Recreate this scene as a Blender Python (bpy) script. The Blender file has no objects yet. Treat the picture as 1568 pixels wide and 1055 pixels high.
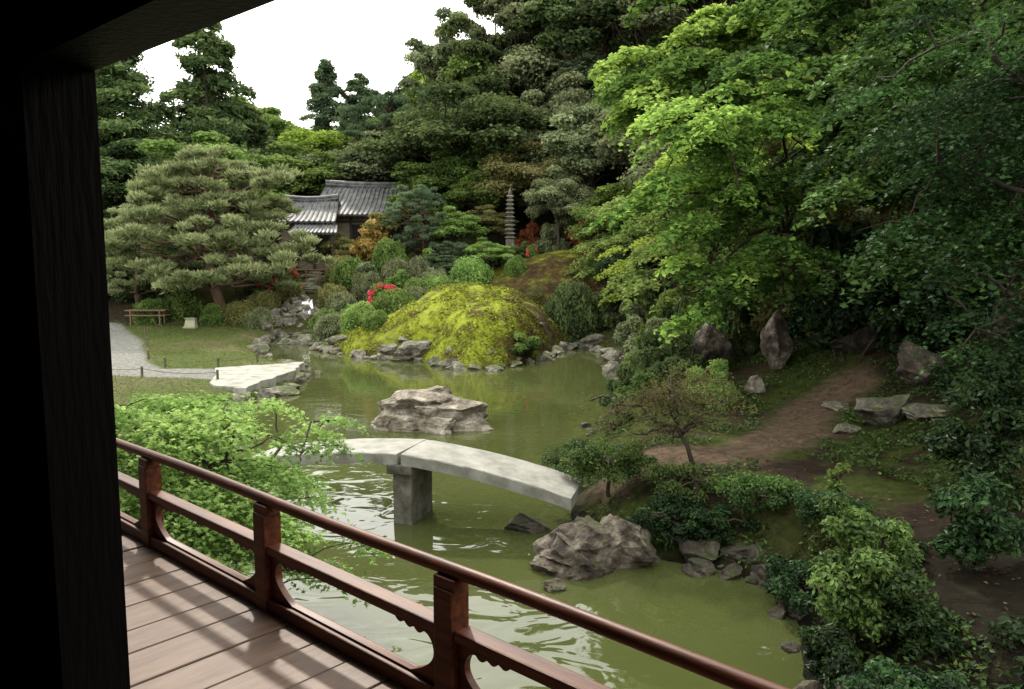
import bpy, bmesh, math, numpy as np
from mathutils import Vector, Matrix, noise
rng=np.random.default_rng(11)
scene=bpy.context.scene
scene.view_settings.view_transform='Standard'
COL=scene.collection
def unit(v): return v/np.maximum(np.linalg.norm(v,axis=-1,keepdims=True),1e-9)
# ------------------------------------------------------------ mesh builder
class MB:
    def __init__(s): s.V=[];s.L=[];s.S=[];s.M=[];s.T=[];s.K=[];s.n=0
    def add(s,V,F,mat=0,tint=.5,smooth=False):
        V=np.asarray(V,float).reshape(-1,3);F=np.asarray(F,int)
        s.V.append(V);s.L.append((F+s.n).ravel());s.S.append(np.full(len(F),F.shape[1]))
        s.M.append(np.full(len(F),mat));s.T.append(np.broadcast_to(np.asarray(tint,float),(len(V),)))
        s.K.append(np.full(len(F),smooth));s.n+=len(V)
    def mesh(s,name,mats):
        V=np.concatenate(s.V);L=np.concatenate(s.L);S=np.concatenate(s.S)
        me=bpy.data.meshes.new(name)
        me.vertices.add(len(V));me.vertices.foreach_set('co',V.astype(np.float32).ravel())
        me.loops.add(len(L));me.loops.foreach_set('vertex_index',L.astype(np.int32))
        me.polygons.add(len(S));st=np.concatenate([[0],np.cumsum(S)[:-1]])
        me.polygons.foreach_set('loop_start',st.astype(np.int32))
        try: me.polygons.foreach_set('loop_total',S.astype(np.int32))
        except Exception: pass
        for m in mats: me.materials.append(m)
        me.polygons.foreach_set('material_index',np.concatenate(s.M).astype(np.int32))
        me.polygons.foreach_set('use_smooth',np.concatenate(s.K).astype(bool))
        me.update(calc_edges=True)
        a=me.attributes.new('tint','FLOAT','POINT');a.data.foreach_set('value',np.concatenate(s.T).astype(np.float32))
        return me
    def obj(s,name,mats,loc=(0,0,0),parent=None):
        o=bpy.data.objects.new(name,s.mesh(name,mats));o.location=loc;COL.objects.link(o)
        if parent: o.parent=parent
        return o
def empty(name,loc=(0,0,0),rz=0):
    e=bpy.data.objects.new(name,None);e.location=loc;e.rotation_euler=(0,0,rz);COL.objects.link(e);return e
def inst(name,me,loc,scale=(1,1,1),rz=0,mats=None,parent=None,tilt=(0,0)):
    o=bpy.data.objects.new(name,me);o.location=loc;o.scale=scale;o.rotation_euler=(tilt[0],tilt[1],rz);COL.objects.link(o)
    if parent: o.parent=parent
    if mats:
        for i,m in enumerate(mats):
            if m: o.material_slots[i].link='OBJECT';o.material_slots[i].material=m
    return o
BOXF=[(0,3,2,1),(4,5,6,7),(0,1,5,4),(1,2,6,5),(2,3,7,6),(3,0,4,7)]
def box(mb,c,s,mat=0,tint=.5,rz=0):
    x,y,z=[k/2 for k in s]
    V=np.array([(-x,-y,-z),(x,-y,-z),(x,y,-z),(-x,y,-z),(-x,-y,z),(x,-y,z),(x,y,z),(-x,y,z)])
    if rz:
        ca,sa=math.cos(rz),math.sin(rz);V=np.stack([V[:,0]*ca-V[:,1]*sa,V[:,0]*sa+V[:,1]*ca,V[:,2]],1)
    mb.add(V+np.array(c),BOXF,mat,tint)
def tube(mb,P,R,sides=6,mat=0,tint=.5,smooth=True):
    P=np.asarray(P,float);n=len(P);R=np.broadcast_to(R,(n,))
    T=unit(np.gradient(P,axis=0));up=np.array([0,0,1.]) if abs(T[0,2])<.9 else np.array([1.,0,0])
    A=unit(np.cross(T,up));B=np.cross(T,A);a=np.arange(sides)*2*np.pi/sides
    V=P[:,None]+R[:,None,None]*(A[:,None]*np.cos(a)[None,:,None]+B[:,None]*np.sin(a)[None,:,None])
    V=V.reshape(-1,3);i=np.arange(n-1)[:,None]*sides;j=np.arange(sides)[None];k=(j+1)%sides
    F=np.stack([i+j,i+k,i+sides+k,i+sides+j],-1).reshape(-1,4)
    mb.add(V,F,mat,tint,smooth)
    mb.add(V[-sides:],[list(range(sides))],mat,tint);mb.add(V[:sides],[list(range(sides))[::-1]],mat,tint)
def limb(mb,a,b,r0,r1,lift=.15,wob=.06,n=7,sides=5,mat=0):
    a=np.asarray(a,float);b=np.asarray(b,float);t=np.linspace(0,1,n)[:,None];L=np.linalg.norm(b-a)
    P=a+(b-a)*t;P[:,2]+=(np.sin(t[:,0]*np.pi)*lift*L)
    w=rng.normal(size=(n,3))*wob*L;w[0]=0;w[-1]=0;P=P+w
    tube(mb,P,np.linspace(r0,r1,n),sides,mat);return P
# ------------------------------------------------------------ leaves
def leaves(mb,C,N,L,W,mat=1,tint=.5,T=None):
    n=len(C);N=unit(N)
    if T is None: T=unit(np.cross(N,rng.normal(size=(n,3))))
    else:
        T=unit(T);N=unit(np.cross(T,rng.normal(size=(n,3))))
    B=np.cross(N,T);s=(.65+.7*rng.random((n,1)));l=L*s;w=W*s
    V=np.stack([C-T*l*.5,C+B*w*.5+N*w*.18,C+T*l*.5,C-B*w*.5+N*w*.18],1).reshape(-1,3)
    F=np.arange(n*4).reshape(-1,4)
    mb.add(V,F,mat,np.repeat(np.broadcast_to(tint,(n,)),4))
_st=[(0,-.25)]
for i,(an,ln) in enumerate([(-110,.55),(-55,.85),(0,1.),(55,.85),(110,.55)]):
    a=math.radians(an);_st.append((ln*math.sin(a),ln*math.cos(a)))
    if i<4:
        a=math.radians(an+27);_st.append((.33*math.sin(a),.33*math.cos(a)))
STAR=np.array(_st[::-1])
def stars(mb,C,N,L,mat=1,tint=.5):
    n=len(C);N=unit(N);T=unit(np.cross(N,rng.normal(size=(n,3))));B=np.cross(N,T)
    l=(L*.5*(.7+.6*rng.random((n,1))))[:,:,None]
    V=C[:,None]+l*(B[:,None]*STAR[None,:,0:1]+T[:,None]*STAR[None,:,1:2]-N[:,None]*.25*(STAR[None,:,0:1]**2))
    F=np.arange(n*10).reshape(-1,10)
    mb.add(V.reshape(-1,3),F,mat,np.repeat(np.broadcast_to(tint,(n,)),10))
def blob_pts(n,c,r,shell=.5,up=.4,rnd=.6,low=.35):
    D=unit(rng.normal(size=(n,3)));f=(D[:,2]<-.1)&(rng.random(n)>low);D[f,2]*=-1
    r=np.asarray(r,float);lump=1+.16*np.sin(D[:,:1]*7+c[0]*5)*np.cos(D[:,1:2]*6+c[1]*7)
    C=np.asarray(c)+D*r*(shell+(1-shell)*rng.random((n,1))**.7)*lump
    N=unit(D/r)+np.array([0,0,up])+rnd*rng.normal(size=(n,3))
    return C,N
def spray_pts(n,c,r,flat=.13,droop=.25,out=None):
    a=rng.random(n)*2*np.pi;q=np.sqrt(rng.random(n))*r*(1+.3*np.sin(a*3+c[0]*9)+.2*np.sin(a*5+c[1]*7))
    x=q*np.cos(a);y=q*np.sin(a);z=rng.normal(size=n)*flat*r-droop*q*q/r
    C=np.stack([x,y,z],1)
    if out is not None: C[:,2]-= .35*(x*out[0]+y*out[1])
    N=np.array([0,0,1.])+.42*rng.normal(size=(n,3))+.3*np.stack([x,y,0*x],1)/r
    return C+np.asarray(c),N
# ------------------------------------------------------------ material helpers
def newmat(name):
    m=bpy.data.materials.new(name);m.use_nodes=True;nt=m.node_tree;nt.nodes.clear();return m,nt
def N_(nt,t,**k):
    n=nt.nodes.new(t)
    for a,b in k.items(): setattr(n,a,b)
    return n
def ramp(nt,stops):
    r=nt.nodes.new('ShaderNodeValToRGB');e=r.color_ramp.elements
    while len(e)<len(stops): e.new(.5)
    for i,(p,c) in enumerate(stops): e[i].position=p;e[i].color=(*c,1)
    return r
def leaf_mat(name,dark,mid,light,trans=.3,gloss=0):
    m,nt=newmat(name);k=nt.links.new
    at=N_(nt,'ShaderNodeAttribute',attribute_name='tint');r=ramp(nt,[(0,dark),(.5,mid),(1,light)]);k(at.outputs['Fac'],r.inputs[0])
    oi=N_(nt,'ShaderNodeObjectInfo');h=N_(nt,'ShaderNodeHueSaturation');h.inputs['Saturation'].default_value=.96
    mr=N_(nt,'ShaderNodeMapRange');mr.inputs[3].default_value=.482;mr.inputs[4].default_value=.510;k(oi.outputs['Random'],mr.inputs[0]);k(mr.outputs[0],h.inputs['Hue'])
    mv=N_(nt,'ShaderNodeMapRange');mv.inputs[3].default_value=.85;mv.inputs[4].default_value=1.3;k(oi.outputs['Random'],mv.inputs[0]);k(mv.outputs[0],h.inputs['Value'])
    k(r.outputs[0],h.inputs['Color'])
    d=N_(nt,'ShaderNodeBsdfDiffuse');t=N_(nt,'ShaderNodeBsdfTranslucent')
    k(h.outputs[0],d.inputs[0])
    h2=N_(nt,'ShaderNodeHueSaturation');h2.inputs['Hue'].default_value=.489;h2.inputs['Value'].default_value=1.4;h2.inputs['Saturation'].default_value=1.0
    k(h.outputs[0],h2.inputs['Color']);k(h2.outputs[0],t.inputs[0])
    a=N_(nt,'ShaderNodeMixShader');a.inputs[0].default_value=trans;k(d.outputs[0],a.inputs[1]);k(t.outputs[0],a.inputs[2])
    o=N_(nt,'ShaderNodeOutputMaterial')
    if gloss>0:
        g=N_(nt,'ShaderNodeBsdfGlossy');g.inputs['Roughness'].default_value=.4
        b=N_(nt,'ShaderNodeMixShader');b.inputs[0].default_value=gloss;k(a.outputs[0],b.inputs[1]);k(g.outputs[0],b.inputs[2]);k(b.outputs[0],o.inputs[0])
    else: k(a.outputs[0],o.inputs[0])
    return m
def noise_mat(name,c1,c2,scale=5,rough=.8,bump=.3,bscale=None,c3=None,moss=None,stretch=(1,1,1),spec=.3,detail=8,bdist=.03):
    m,nt=newmat(name);k=nt.links.new
    tc=N_(nt,'ShaderNodeTexCoord');mp=N_(nt,'ShaderNodeMapping');mp.inputs['Scale'].default_value=stretch;k(tc.outputs['Object'],mp.inputs[0])
    n=N_(nt,'ShaderNodeTexNoise');n.inputs['Scale'].default_value=scale;n.inputs['Detail'].default_value=detail;n.inputs['Roughness'].default_value=.68;k(mp.outputs[0],n.inputs['Vector'])
    st=[(.3,c1),(.7,c2)] if c3 is None else [(.34,c1),(.5,c2),(.66,c3)]
    r=ramp(nt,st);k(n.outputs['Fac'],r.inputs[0]);col=r.outputs[0]
    if moss:
        g=N_(nt,'ShaderNodeNewGeometry');sx=N_(nt,'ShaderNodeSeparateXYZ');k(g.outputs['Normal'],sx.inputs[0])
        n3=N_(nt,'ShaderNodeTexNoise');n3.inputs['Scale'].default_value=2.6;n3.inputs['Detail'].default_value=6;k(tc.outputs['Object'],n3.inputs['Vector'])
        mu=N_(nt,'ShaderNodeMath',operation='MULTIPLY');k(sx.outputs[2],mu.inputs[0]);k(n3.outputs['Fac'],mu.inputs[1])
        mr=N_(nt,'ShaderNodeMapRange');mr.inputs[1].default_value=.38;mr.inputs[2].default_value=.52;k(mu.outputs[0],mr.inputs[0])
        mx=N_(nt,'ShaderNodeMix',data_type='RGBA');k(mr.outputs[0],mx.inputs[0]);k(col,mx.inputs[6]);mx.inputs[7].default_value=(*moss,1);col=mx.outputs[2]
    b=N_(nt,'ShaderNodeBsdfPrincipled');b.inputs['Roughness'].default_value=rough;b.inputs['Specular IOR Level'].default_value=spec;k(col,b.inputs['Base Color'])
    n2=N_(nt,'ShaderNodeTexNoise');n2.inputs['Scale'].default_value=bscale or scale*4;n2.inputs['Detail'].default_value=8;k(mp.outputs[0],n2.inputs['Vector'])
    bu=N_(nt,'ShaderNodeBump');bu.inputs['Strength'].default_value=bump;bu.inputs['Distance'].default_value=bdist;k(n2.outputs['Fac'],bu.inputs['Height']);k(bu.outputs[0],b.inputs['Normal'])
    o=N_(nt,'ShaderNodeOutputMaterial');k(b.outputs[0],o.inputs[0]);return m
bark=noise_mat('bark',(.022,.016,.012),(.06,.045,.032),8,.9,.6,stretch=(1,1,.25))
barkpine=noise_mat('bark_pine',(.06,.036,.024),(.14,.085,.055),7,.9,.6,stretch=(1,1,.3))
LDK=leaf_mat('leaf_dark',(.023,.038,.016),(.070,.104,.038),(.15,.20,.07))
LVD=leaf_mat('leaf_deep_shade',(.005,.012,.004),(.016,.039,.011),(.046,.098,.024),.22,.012)  # darker leaf copy: shade of the right-hand side put into the colour
LMD=leaf_mat('leaf_mid',(.033,.062,.015),(.10,.160,.038),(.20,.29,.075))
LNR=leaf_mat('leaf_near_mid',(.015,.031,.007),(.050,.095,.019),(.125,.21,.043),.3,.015)
LGR=leaf_mat('leaf_greygreen',(.048,.065,.034),(.15,.178,.086),(.275,.305,.16))
LLM=leaf_mat('leaf_lime',(.085,.14,.020),(.21,.31,.045),(.36,.47,.09),.38)
LSP=leaf_mat('leaf_spring_mix',(.024,.052,.012),(.090,.165,.030),(.30,.43,.08),.36)
LBR=leaf_mat('leaf_bright',(.060,.105,.024),(.155,.245,.06),(.30,.41,.12),.38)
LOL=leaf_mat('leaf_olive',(.07,.072,.024),(.17,.175,.06),(.28,.28,.11))
LOR=leaf_mat('leaf_orange',(.12,.09,.02),(.34,.24,.065),(.50,.36,.12))
LRD=leaf_mat('leaf_redbronze',(.06,.015,.008),(.16,.045,.02),(.25,.10,.03))
LBL=leaf_mat('leaf_bluegreen',(.038,.064,.036),(.10,.16,.085),(.19,.26,.14))
LPN=leaf_mat('needle_pine',(.065,.092,.038),(.185,.225,.098),(.32,.36,.18),.2)
LPD=leaf_mat('needle_pine_dark',(.024,.044,.022),(.066,.104,.052),(.14,.19,.095),.2)
FRD=leaf_mat('azalea_flower_red',(.35,.01,.025),(.55,.025,.06),(.65,.08,.12),.3)
ROCK=noise_mat('rock_grey',(.035,.031,.025),(.125,.112,.09),3,.85,.9,12,(.27,.25,.21),(.05,.065,.014),bdist=.06)
ROCKP=noise_mat('rock_pale',(.045,.036,.026),(.165,.14,.108),3.2,.85,1.,9,(.35,.32,.265),bdist=.07)
ROCKD=noise_mat('rock_dark',(.012,.010,.008),(.045,.037,.028),3,.85,.8,12,(.115,.10,.08),(.025,.035,.008),bdist=.05)
ROCKR=noise_mat('rock_reddish',(.016,.012,.009),(.065,.051,.039),3.4,.85,.9,11,(.22,.19,.155),(.04,.045,.012),bdist=.06)
GRAN=noise_mat('granite_slab',(.12,.12,.10),(.20,.195,.17),3,.75,.3,60,(.26,.255,.23),bdist=.01)
GRAND=noise_mat('granite_weathered',(.04,.037,.030),(.10,.092,.072),5,.8,.4,40,(.165,.155,.13),bdist=.01)
# ------------------------------------------------------------ terrain
POND=np.array([(2.9,-.6),(.87,.96),(-.6,2.3),(-1.6,3.3),(-2.1,4.8),(-2.7,6.6),(-3.2,8.4),(-3.5,10.4),(-4.2,12.2),(-5.2,14.2),(-6.1,17),(-6.45,18.8),(-5.95,21.5),(-6.1,24.),(-8.2,26.5),(-9.4,29),(-10.3,32.5),(-10.3,34.9),(-8.8,35),(-8.2,32.3),(-7.4,30),(-5.1,27.6),(-2.96,26.6),(-1.6,24.7),(-.3,24.8),(1.,27),(1.7,29.5),(2.6,31),(3.6,29),(3.5,25.8),(3.1,21),(2.2,17.5),(1.3,14.9),(1.05,12.5),(.8,10.6),(1.,9.6),(1.7,9.1),(2.35,8.8),(2.9,8.2),(2.8,7.4),(2.5,6.5),(2.5,5.2),(3.,3.5),(3.4,1.5)])
def pdist(x,y,P):
    x=np.asarray(x,float);y=np.asarray(y,float);d=np.full(x.shape,1e9);ins=np.zeros(x.shape,bool);n=len(P)
    for i in range(n):
        ax,ay=P[i];bx,by=P[(i+1)%n];ex,ey=bx-ax,by-ay
        t=np.clip(((x-ax)*ex+(y-ay)*ey)/(ex*ex+ey*ey),0,1)
        d=np.minimum(d,np.hypot(x-ax-t*ex,y-ay-t*ey))
        c=((ay>y)!=(by>y));xi=ax+(y-ay)*ex/(ey if ey!=0 else 1e-9);ins^=(c&(x<xi))
    return np.where(ins,-d,d)
def ldist(x,y,P):
    d=np.full(np.shape(x),1e9)
    for (ax,ay),(bx,by) in zip(P[:-1],P[1:]):
        ex,ey=bx-ax,by-ay;t=np.clip(((x-ax)*ex+(y-ay)*ey)/(ex*ex+ey*ey),0,1);d=np.minimum(d,np.hypot(x-ax-t*ex,y-ay-t*ey))
    return d
def vnoise(x,y,seed=0):
    xi=np.floor(x);yi=np.floor(y);fx=x-xi;fy=y-yi;fx=fx*fx*(3-2*fx);fy=fy*fy*(3-2*fy)
    def h(a,b):
        v=np.sin(a*127.1+b*311.7+seed*74.7)*43758.5453;return v-np.floor(v)
    return (h(xi,yi)*(1-fx)+h(xi+1,yi)*fx)*(1-fy)+(h(xi,yi+1)*(1-fx)+h(xi+1,yi+1)*fx)*fy
def fbm(x,y,seed=0,o=4):
    s=0;a=.5
    for i in range(o): s=s+a*vnoise(x*2**i,y*2**i,seed+i);a*=.5
    return s/(1-.5**o)
def sstep(a,b,v): t=np.clip((v-a)/(b-a),0,1);return t*t*(3-2*t)
def sp(v,k=1.): return np.log1p(np.exp(np.clip(v/k,-30,30)))*k
PATH=[(1.5,10.9),(3.3,11.2),(4.6,12.6),(5.3,14.2),(6.4,15.0)];PATH2=[(3.6,11.2),(4.3,9.2),(4.2,7),(4.0,5),(4.4,2)]
def ground(x,y):
    x=np.asarray(x,float);y=np.asarray(y,float);d=pdist(x,y,POND)
    h=np.where(d<0,-np.minimum(.9,-d*.6)-.02,.28*(1-np.exp(-np.maximum(d,0)/.35)))
    Ys=np.interp(x,[-12,-9,-6,3,6],[35,34,29.5,29.5,30])
    yy=np.minimum(y,100);b=.27*sp(np.minimum(yy,46)-Ys,.8)+.14*np.clip(yy-46,0,14)+.22*np.clip(yy-60,0,40)
    h=h+b*np.where(d<0,0,1-np.exp(-np.maximum(d,0)/1.2))
    Xf=np.interp(y,[-5,4,8,11,14,17,21,26,31,36,45,60],[4.8,4.8,5.,5.7,6.4,4.7,4.7,4.8,4.5,3.5,1.,-4])
    h=h+.52*sp(np.minimum(x-Xf,24),.5)
    m1=2.0*np.exp(-(((x+1.3)/2.9)**2+((y-29.6)/3.6)**2)**1.6)+.4*np.exp(-(((x+4.9)/2.2)**2+((y-29.6)/1.5)**2)**1.3)+.5*np.exp(-(((x-.3)/1.6)**2+((y-27.8)/2.)**2)**1.4)
    m1=1.72*np.tanh(m1/1.45)
    h=h+np.where(d>0,m1*(1+.42*(fbm(x*.75,y*.75,21)-.5)+.16*(fbm(x*2.2,y*2.2,23)-.5))*(1-np.exp(-np.maximum(d,0)/.5)),0)
    h=h+1.1*np.exp(-(((x-2.3)/3.0)**2+((y-37)/2.8)**2)**1.4)
    rb=sstep(.7,1.3,x)*(1-sstep(19,23,y))*sstep(.1,1.3,d);h=h+.45*rb
    n=(fbm(x*.9,y*.9,3)-.5)*.16+(fbm(x*3.5,y*3.5,5,3)-.5)*.09
    flat=(x<-5.9)&(y<35)&(y>17)
    h=h+np.where(d>0,n*sstep(0,.6,d)*np.where(flat,.25,1),0)
    return h
def gz(x,y): return float(ground(np.array([x]),np.array([y]))[0])
xs=np.concatenate([[-700,-400,-250,-160,-110,-80,-60,-48,-40,-34,-29],np.arange(-25,15,.17),[15.6,16.5,18,20,22.5,26,30,36,44,56,75,110,170,260,420,700]])
ys=np.concatenate([[-300,-150,-80,-40,-20,-10,-6,-3],np.arange(-1,43,.17),np.arange(43,104,1.1),[108,120,150,200,300,500,900]])
X,Y=np.meshgrid(xs,ys);Z=ground(X,Y)
nx,ny=len(xs),len(ys);I=(np.arange(ny-1)[:,None]*nx+np.arange(nx-1)[None])
F=np.stack([I,I+1,I+nx+1,I+nx],-1).reshape(-1,4)
dP=pdist(X,Y,POND)
c=np.zeros(X.shape+(3,));c[:]=(.040,.031,.017)
def blend(c,col,w): return c*(1-w[...,None])+np.array(col)*w[...,None]
n1=fbm(X*.5,Y*.5,9);n2=fbm(X*2,Y*2,12)
c=blend(c,(.06,.072,.017),sstep(.45,.62,n1)*.8)
GRAVEL=np.array([(-30,40),(-17.5,35.5),(-14.6,31),(-11.2,24.2),(-10.2,22.9),(-8.3,22.9),(-7.6,20.9),(-9.9,21.4),(-12,21.9),(-14,24),(-30,30)])
SLAB=np.array([(-8.5,22.7),(-6.35,24.0),(-6.15,22.2),(-6.55,19.2),(-7.5,19.6)])
lawn=sstep(-.1,.1,-5.7-X)*sstep(14,16,Y)*(1-sstep(34.5,35.5,Y))
c=blend(c,(.105,.14,.036),lawn*(.75+.25*n2));c=blend(c,(.18,.15,.085),lawn*sstep(.5,.7,n1)*.7)
g=1-sstep(-.05,.12,pdist(X,Y,GRAVEL));c=blend(c,(.28,.275,.25),g)
pa=1-sstep(.35,.75,ldist(X,Y,PATH)+(n2-.5)*.5);c=blend(c,(.145,.102,.068),pa)
c=blend(c,(.036,.022,.014),(1-sstep(.45,.9,ldist(X,Y,PATH2)+(n2-.5)*.5))*(1-pa))  # second path: shade on the right painted in as darker soil colour
mb_r=sstep(.8,1.3,X)*(1-sstep(17,20,Y))*sstep(.46,.54,n2)*(1-pa)*(1-sstep(5.5,7.5,X))*sstep(8,9.5,Y);c=blend(c,(.06,.085,.014),mb_r*.9)
c=blend(c,(.018,.017,.009),(1-sstep(7,9,Y))*sstep(1.5,2.5,X)*.7)  # near right bank: shade painted into the ground colour
moss=np.exp(-(((X+1.1)/3.9)**2+((Y-28.6)/4.4)**2)**2.5);moss=np.maximum(moss,np.exp(-(((X+4.8)/2.5)**2+((Y-29.3)/1.5)**2)**2))*(dP>0);moss=np.maximum(moss,.9*np.exp(-(((X-2.3)/3.6)**2+((Y-36)/3.2)**2)**2))
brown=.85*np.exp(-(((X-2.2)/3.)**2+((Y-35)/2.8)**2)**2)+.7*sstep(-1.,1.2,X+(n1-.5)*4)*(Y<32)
c=blend(c,(.014,.013,.007),(dP<.1)*1.)
me=bpy.data.meshes.new('ground');me.vertices.add(nx*ny);me.vertices.foreach_set('co',np.stack([X,Y,Z],-1).astype(np.float32).ravel())
me.loops.add(F.size);me.loops.foreach_set('vertex_index',F.ravel().astype(np.int32));me.polygons.add(len(F));me.polygons.foreach_set('loop_start',(np.arange(len(F))*4).astype(np.int32))
me.polygons.foreach_set('use_smooth',np.ones(len(F),bool));me.update(calc_edges=True)
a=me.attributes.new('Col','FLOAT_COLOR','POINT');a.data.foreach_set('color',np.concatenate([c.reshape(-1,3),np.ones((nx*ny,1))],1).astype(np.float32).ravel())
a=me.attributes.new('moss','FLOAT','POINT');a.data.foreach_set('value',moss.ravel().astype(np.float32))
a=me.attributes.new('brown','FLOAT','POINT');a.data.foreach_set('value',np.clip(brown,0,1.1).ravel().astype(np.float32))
m,nt=newmat('garden_ground');k=nt.links.new
tc=N_(nt,'ShaderNodeTexCoord')
ac=N_(nt,'ShaderNodeAttribute',attribute_name='Col');am=N_(nt,'ShaderNodeAttribute',attribute_name='moss');ab=N_(nt,'ShaderNodeAttribute',attribute_name='brown')
def tn(s,d=8,r=.6):
    n=N_(nt,'ShaderNodeTexNoise');n.inputs['Scale'].default_value=s;n.inputs['Detail'].default_value=d;n.inputs['Roughness'].default_value=r;k(tc.outputs['Object'],n.inputs['Vector']);return n
na=tn(7);r1=ramp(nt,[(.3,(.5,.5,.5)),(.7,(1.35,1.35,1.35))]);k(na.outputs['Fac'],r1.inputs[0])
mm=N_(nt,'ShaderNodeMix',data_type='RGBA',blend_type='MULTIPLY');mm.inputs[0].default_value=1;k(ac.outputs['Color'],mm.inputs[6]);k(r1.outputs[0],mm.inputs[7])
nb=tn(1.3,12,.76);sb=N_(nt,'ShaderNodeMath',operation='MULTIPLY_ADD');sb.inputs[1].default_value=-.15;k(ab.outputs['Fac'],sb.inputs[0]);k(nb.outputs['Fac'],sb.inputs[2])
r2=ramp(nt,[(.31,(.04,.025,.013)),(.40,(.095,.062,.022)),(.455,(.12,.13,.017)),(.52,(.25,.29,.025)),(.61,(.36,.40,.045)),(.70,(.15,.20,.025))]);k(sb.outputs[0],r2.inputs[0])
mx=N_(nt,'ShaderNodeMix',data_type='RGBA');k(am.outputs['Fac'],mx.inputs[0]);k(mm.outputs[2],mx.inputs[6]);k(r2.outputs[0],mx.inputs[7])
b=N_(nt,'ShaderNodeBsdfPrincipled');b.inputs['Roughness'].default_value=.95;b.inputs['Specular IOR Level'].default_value=.1;k(mx.outputs[2],b.inputs['Base Color'])
nc=tn(3,10,.72);bu=N_(nt,'ShaderNodeBump');bu.inputs['Strength'].default_value=1.;bu.inputs['Distance'].default_value=.35;k(nc.outputs['Fac'],bu.inputs['Height']);k(bu.outputs[0],b.inputs['Normal'])
o=N_(nt,'ShaderNodeOutputMaterial');k(b.outputs[0],o.inputs[0]);me.materials.append(m)
go=bpy.data.objects.new('ground',me);COL.objects.link(go)
# ------------------------------------------------------------ water
m,nt=newmat('pond_water');k=nt.links.new;tc=N_(nt,'ShaderNodeTexCoord')
mp=N_(nt,'ShaderNodeMapping');mp.inputs['Scale'].default_value=(1,1.4,1);mp.inputs['Rotation'].default_value=(0,0,.35);k(tc.outputs['Object'],mp.inputs[0])
n=N_(nt,'ShaderNodeTexNoise');n.inputs['Scale'].default_value=1.5;n.inputs['Detail'].default_value=1.8;n.inputs['Distortion'].default_value=1.1;k(mp.outputs[0],n.inputs['Vector'])
n2_=N_(nt,'ShaderNodeTexNoise');n2_.inputs['Scale'].default_value=.3;n2_.inputs['Detail'].default_value=2;k(tc.outputs['Object'],n2_.inputs['Vector'])
rr=ramp(nt,[(.38,(.35,.35,.35)),(.6,(1,1,1))]);k(n2_.outputs['Fac'],rr.inputs[0])
mu=N_(nt,'ShaderNodeMath',operation='MULTIPLY');k(n.outputs['Fac'],mu.inputs[0]);k(rr.outputs[0],mu.inputs[1])
sx=N_(nt,'ShaderNodeSeparateXYZ');k(tc.outputs['Object'],sx.inputs[0]);mr=N_(nt,'ShaderNodeMapRange');mr.inputs[1].default_value=9;mr.inputs[2].default_value=16;mr.inputs[3].default_value=1;mr.inputs[4].default_value=.25;k(sx.outputs[1],mr.inputs[0])
mu2=N_(nt,'ShaderNodeMath',operation='MULTIPLY');k(mu.outputs[0],mu2.inputs[0]);k(mr.outputs[0],mu2.inputs[1])
bu=N_(nt,'ShaderNodeBump');bu.inputs['Strength'].default_value=.5;bu.inputs['Distance'].default_value=.055;k(mu2.outputs[0],bu.inputs['Height'])
r=ramp(nt,[(.35,(.044,.053,.016)),(.65,(.060,.068,.024))]);k(n2_.outputs['Fac'],r.inputs[0])
b=N_(nt,'ShaderNodeBsdfPrincipled');b.inputs['Roughness'].default_value=.03;b.inputs['IOR'].default_value=1.45;b.inputs['Specular IOR Level'].default_value=.6;k(r.outputs[0],b.inputs['Base Color']);k(bu.outputs[0],b.inputs['Normal'])
o=N_(nt,'ShaderNodeOutputMaterial');k(b.outputs[0],o.inputs[0])
mb=MB();mb.add([(-13,-3,0),(5.2,-3,0),(5.2,37,0),(-13,37,0)],[(0,1,2,3)]);mb.obj('pond_water',[m])
# ------------------------------------------------------------ rocks
def ico(sub):
    bm=bmesh.new();bmesh.ops.create_icosphere(bm,subdivisions=sub,radius=1);V=np.array([v.co[:] for v in bm.verts]);F=np.array([[v.index for v in f.verts] for f in bm.faces]);bm.free();return V,F
ICO={i:ico(i) for i in (2,3,4,5)}
def rock_v(sub,size,seed,cuts=20,rz=0,rough=.05):
    r=np.random.default_rng(seed);V,F=ICO[sub];V=V.copy()
    for i in range(cuts):
        d=unit(r.normal(size=3)*np.array([1,1,.8]));cc=r.uniform(.42,.8);q=np.maximum(0,V@d-cc);V-=q[:,None]*d
    V-=(V.max(0)+V.min(0))/2;V/=np.abs(V).max(0)
    off=Vector(r.uniform(-50,50,3));U=unit(V)
    if sub>=4:
        f=np.array([noise.fractal(Vector(v*1.6)+off,.8,2.1,6)+.8*(.35-abs(noise.noise(Vector(v*2.7)+off))) for v in V])
        V=V+U*f[:,None]*rough*2.0
        st=np.sin(V[:,2]*11+V[:,0]*2+off.x);V[:,:2]*=(1+.025*np.sign(st)*np.minimum(1,abs(st)*3))[:,None]
    else:
        f=np.array([noise.noise(Vector(v*1.8)+off) for v in V]);V=V+U*f[:,None]*rough*2.4
    V*=np.array(size)
    ca,sa=math.cos(rz),math.sin(rz);V=np.stack([V[:,0]*ca-V[:,1]*sa,V[:,0]*sa+V[:,1]*ca,V[:,2]],1)
    return V,F
def rock(name,x,y,size,seed,mat=ROCK,z=None,rz=0,sub=4,sink=.3):
    mb=MB();V,F=rock_v(sub,size,seed,rz=rz);mb.add(V,F,smooth=False)
    zz=(gz(x,y) if z is None else z)+size[2]*(1-2*sink);return mb.obj(name,[mat],(x,y,zz))
mb=MB()
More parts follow.
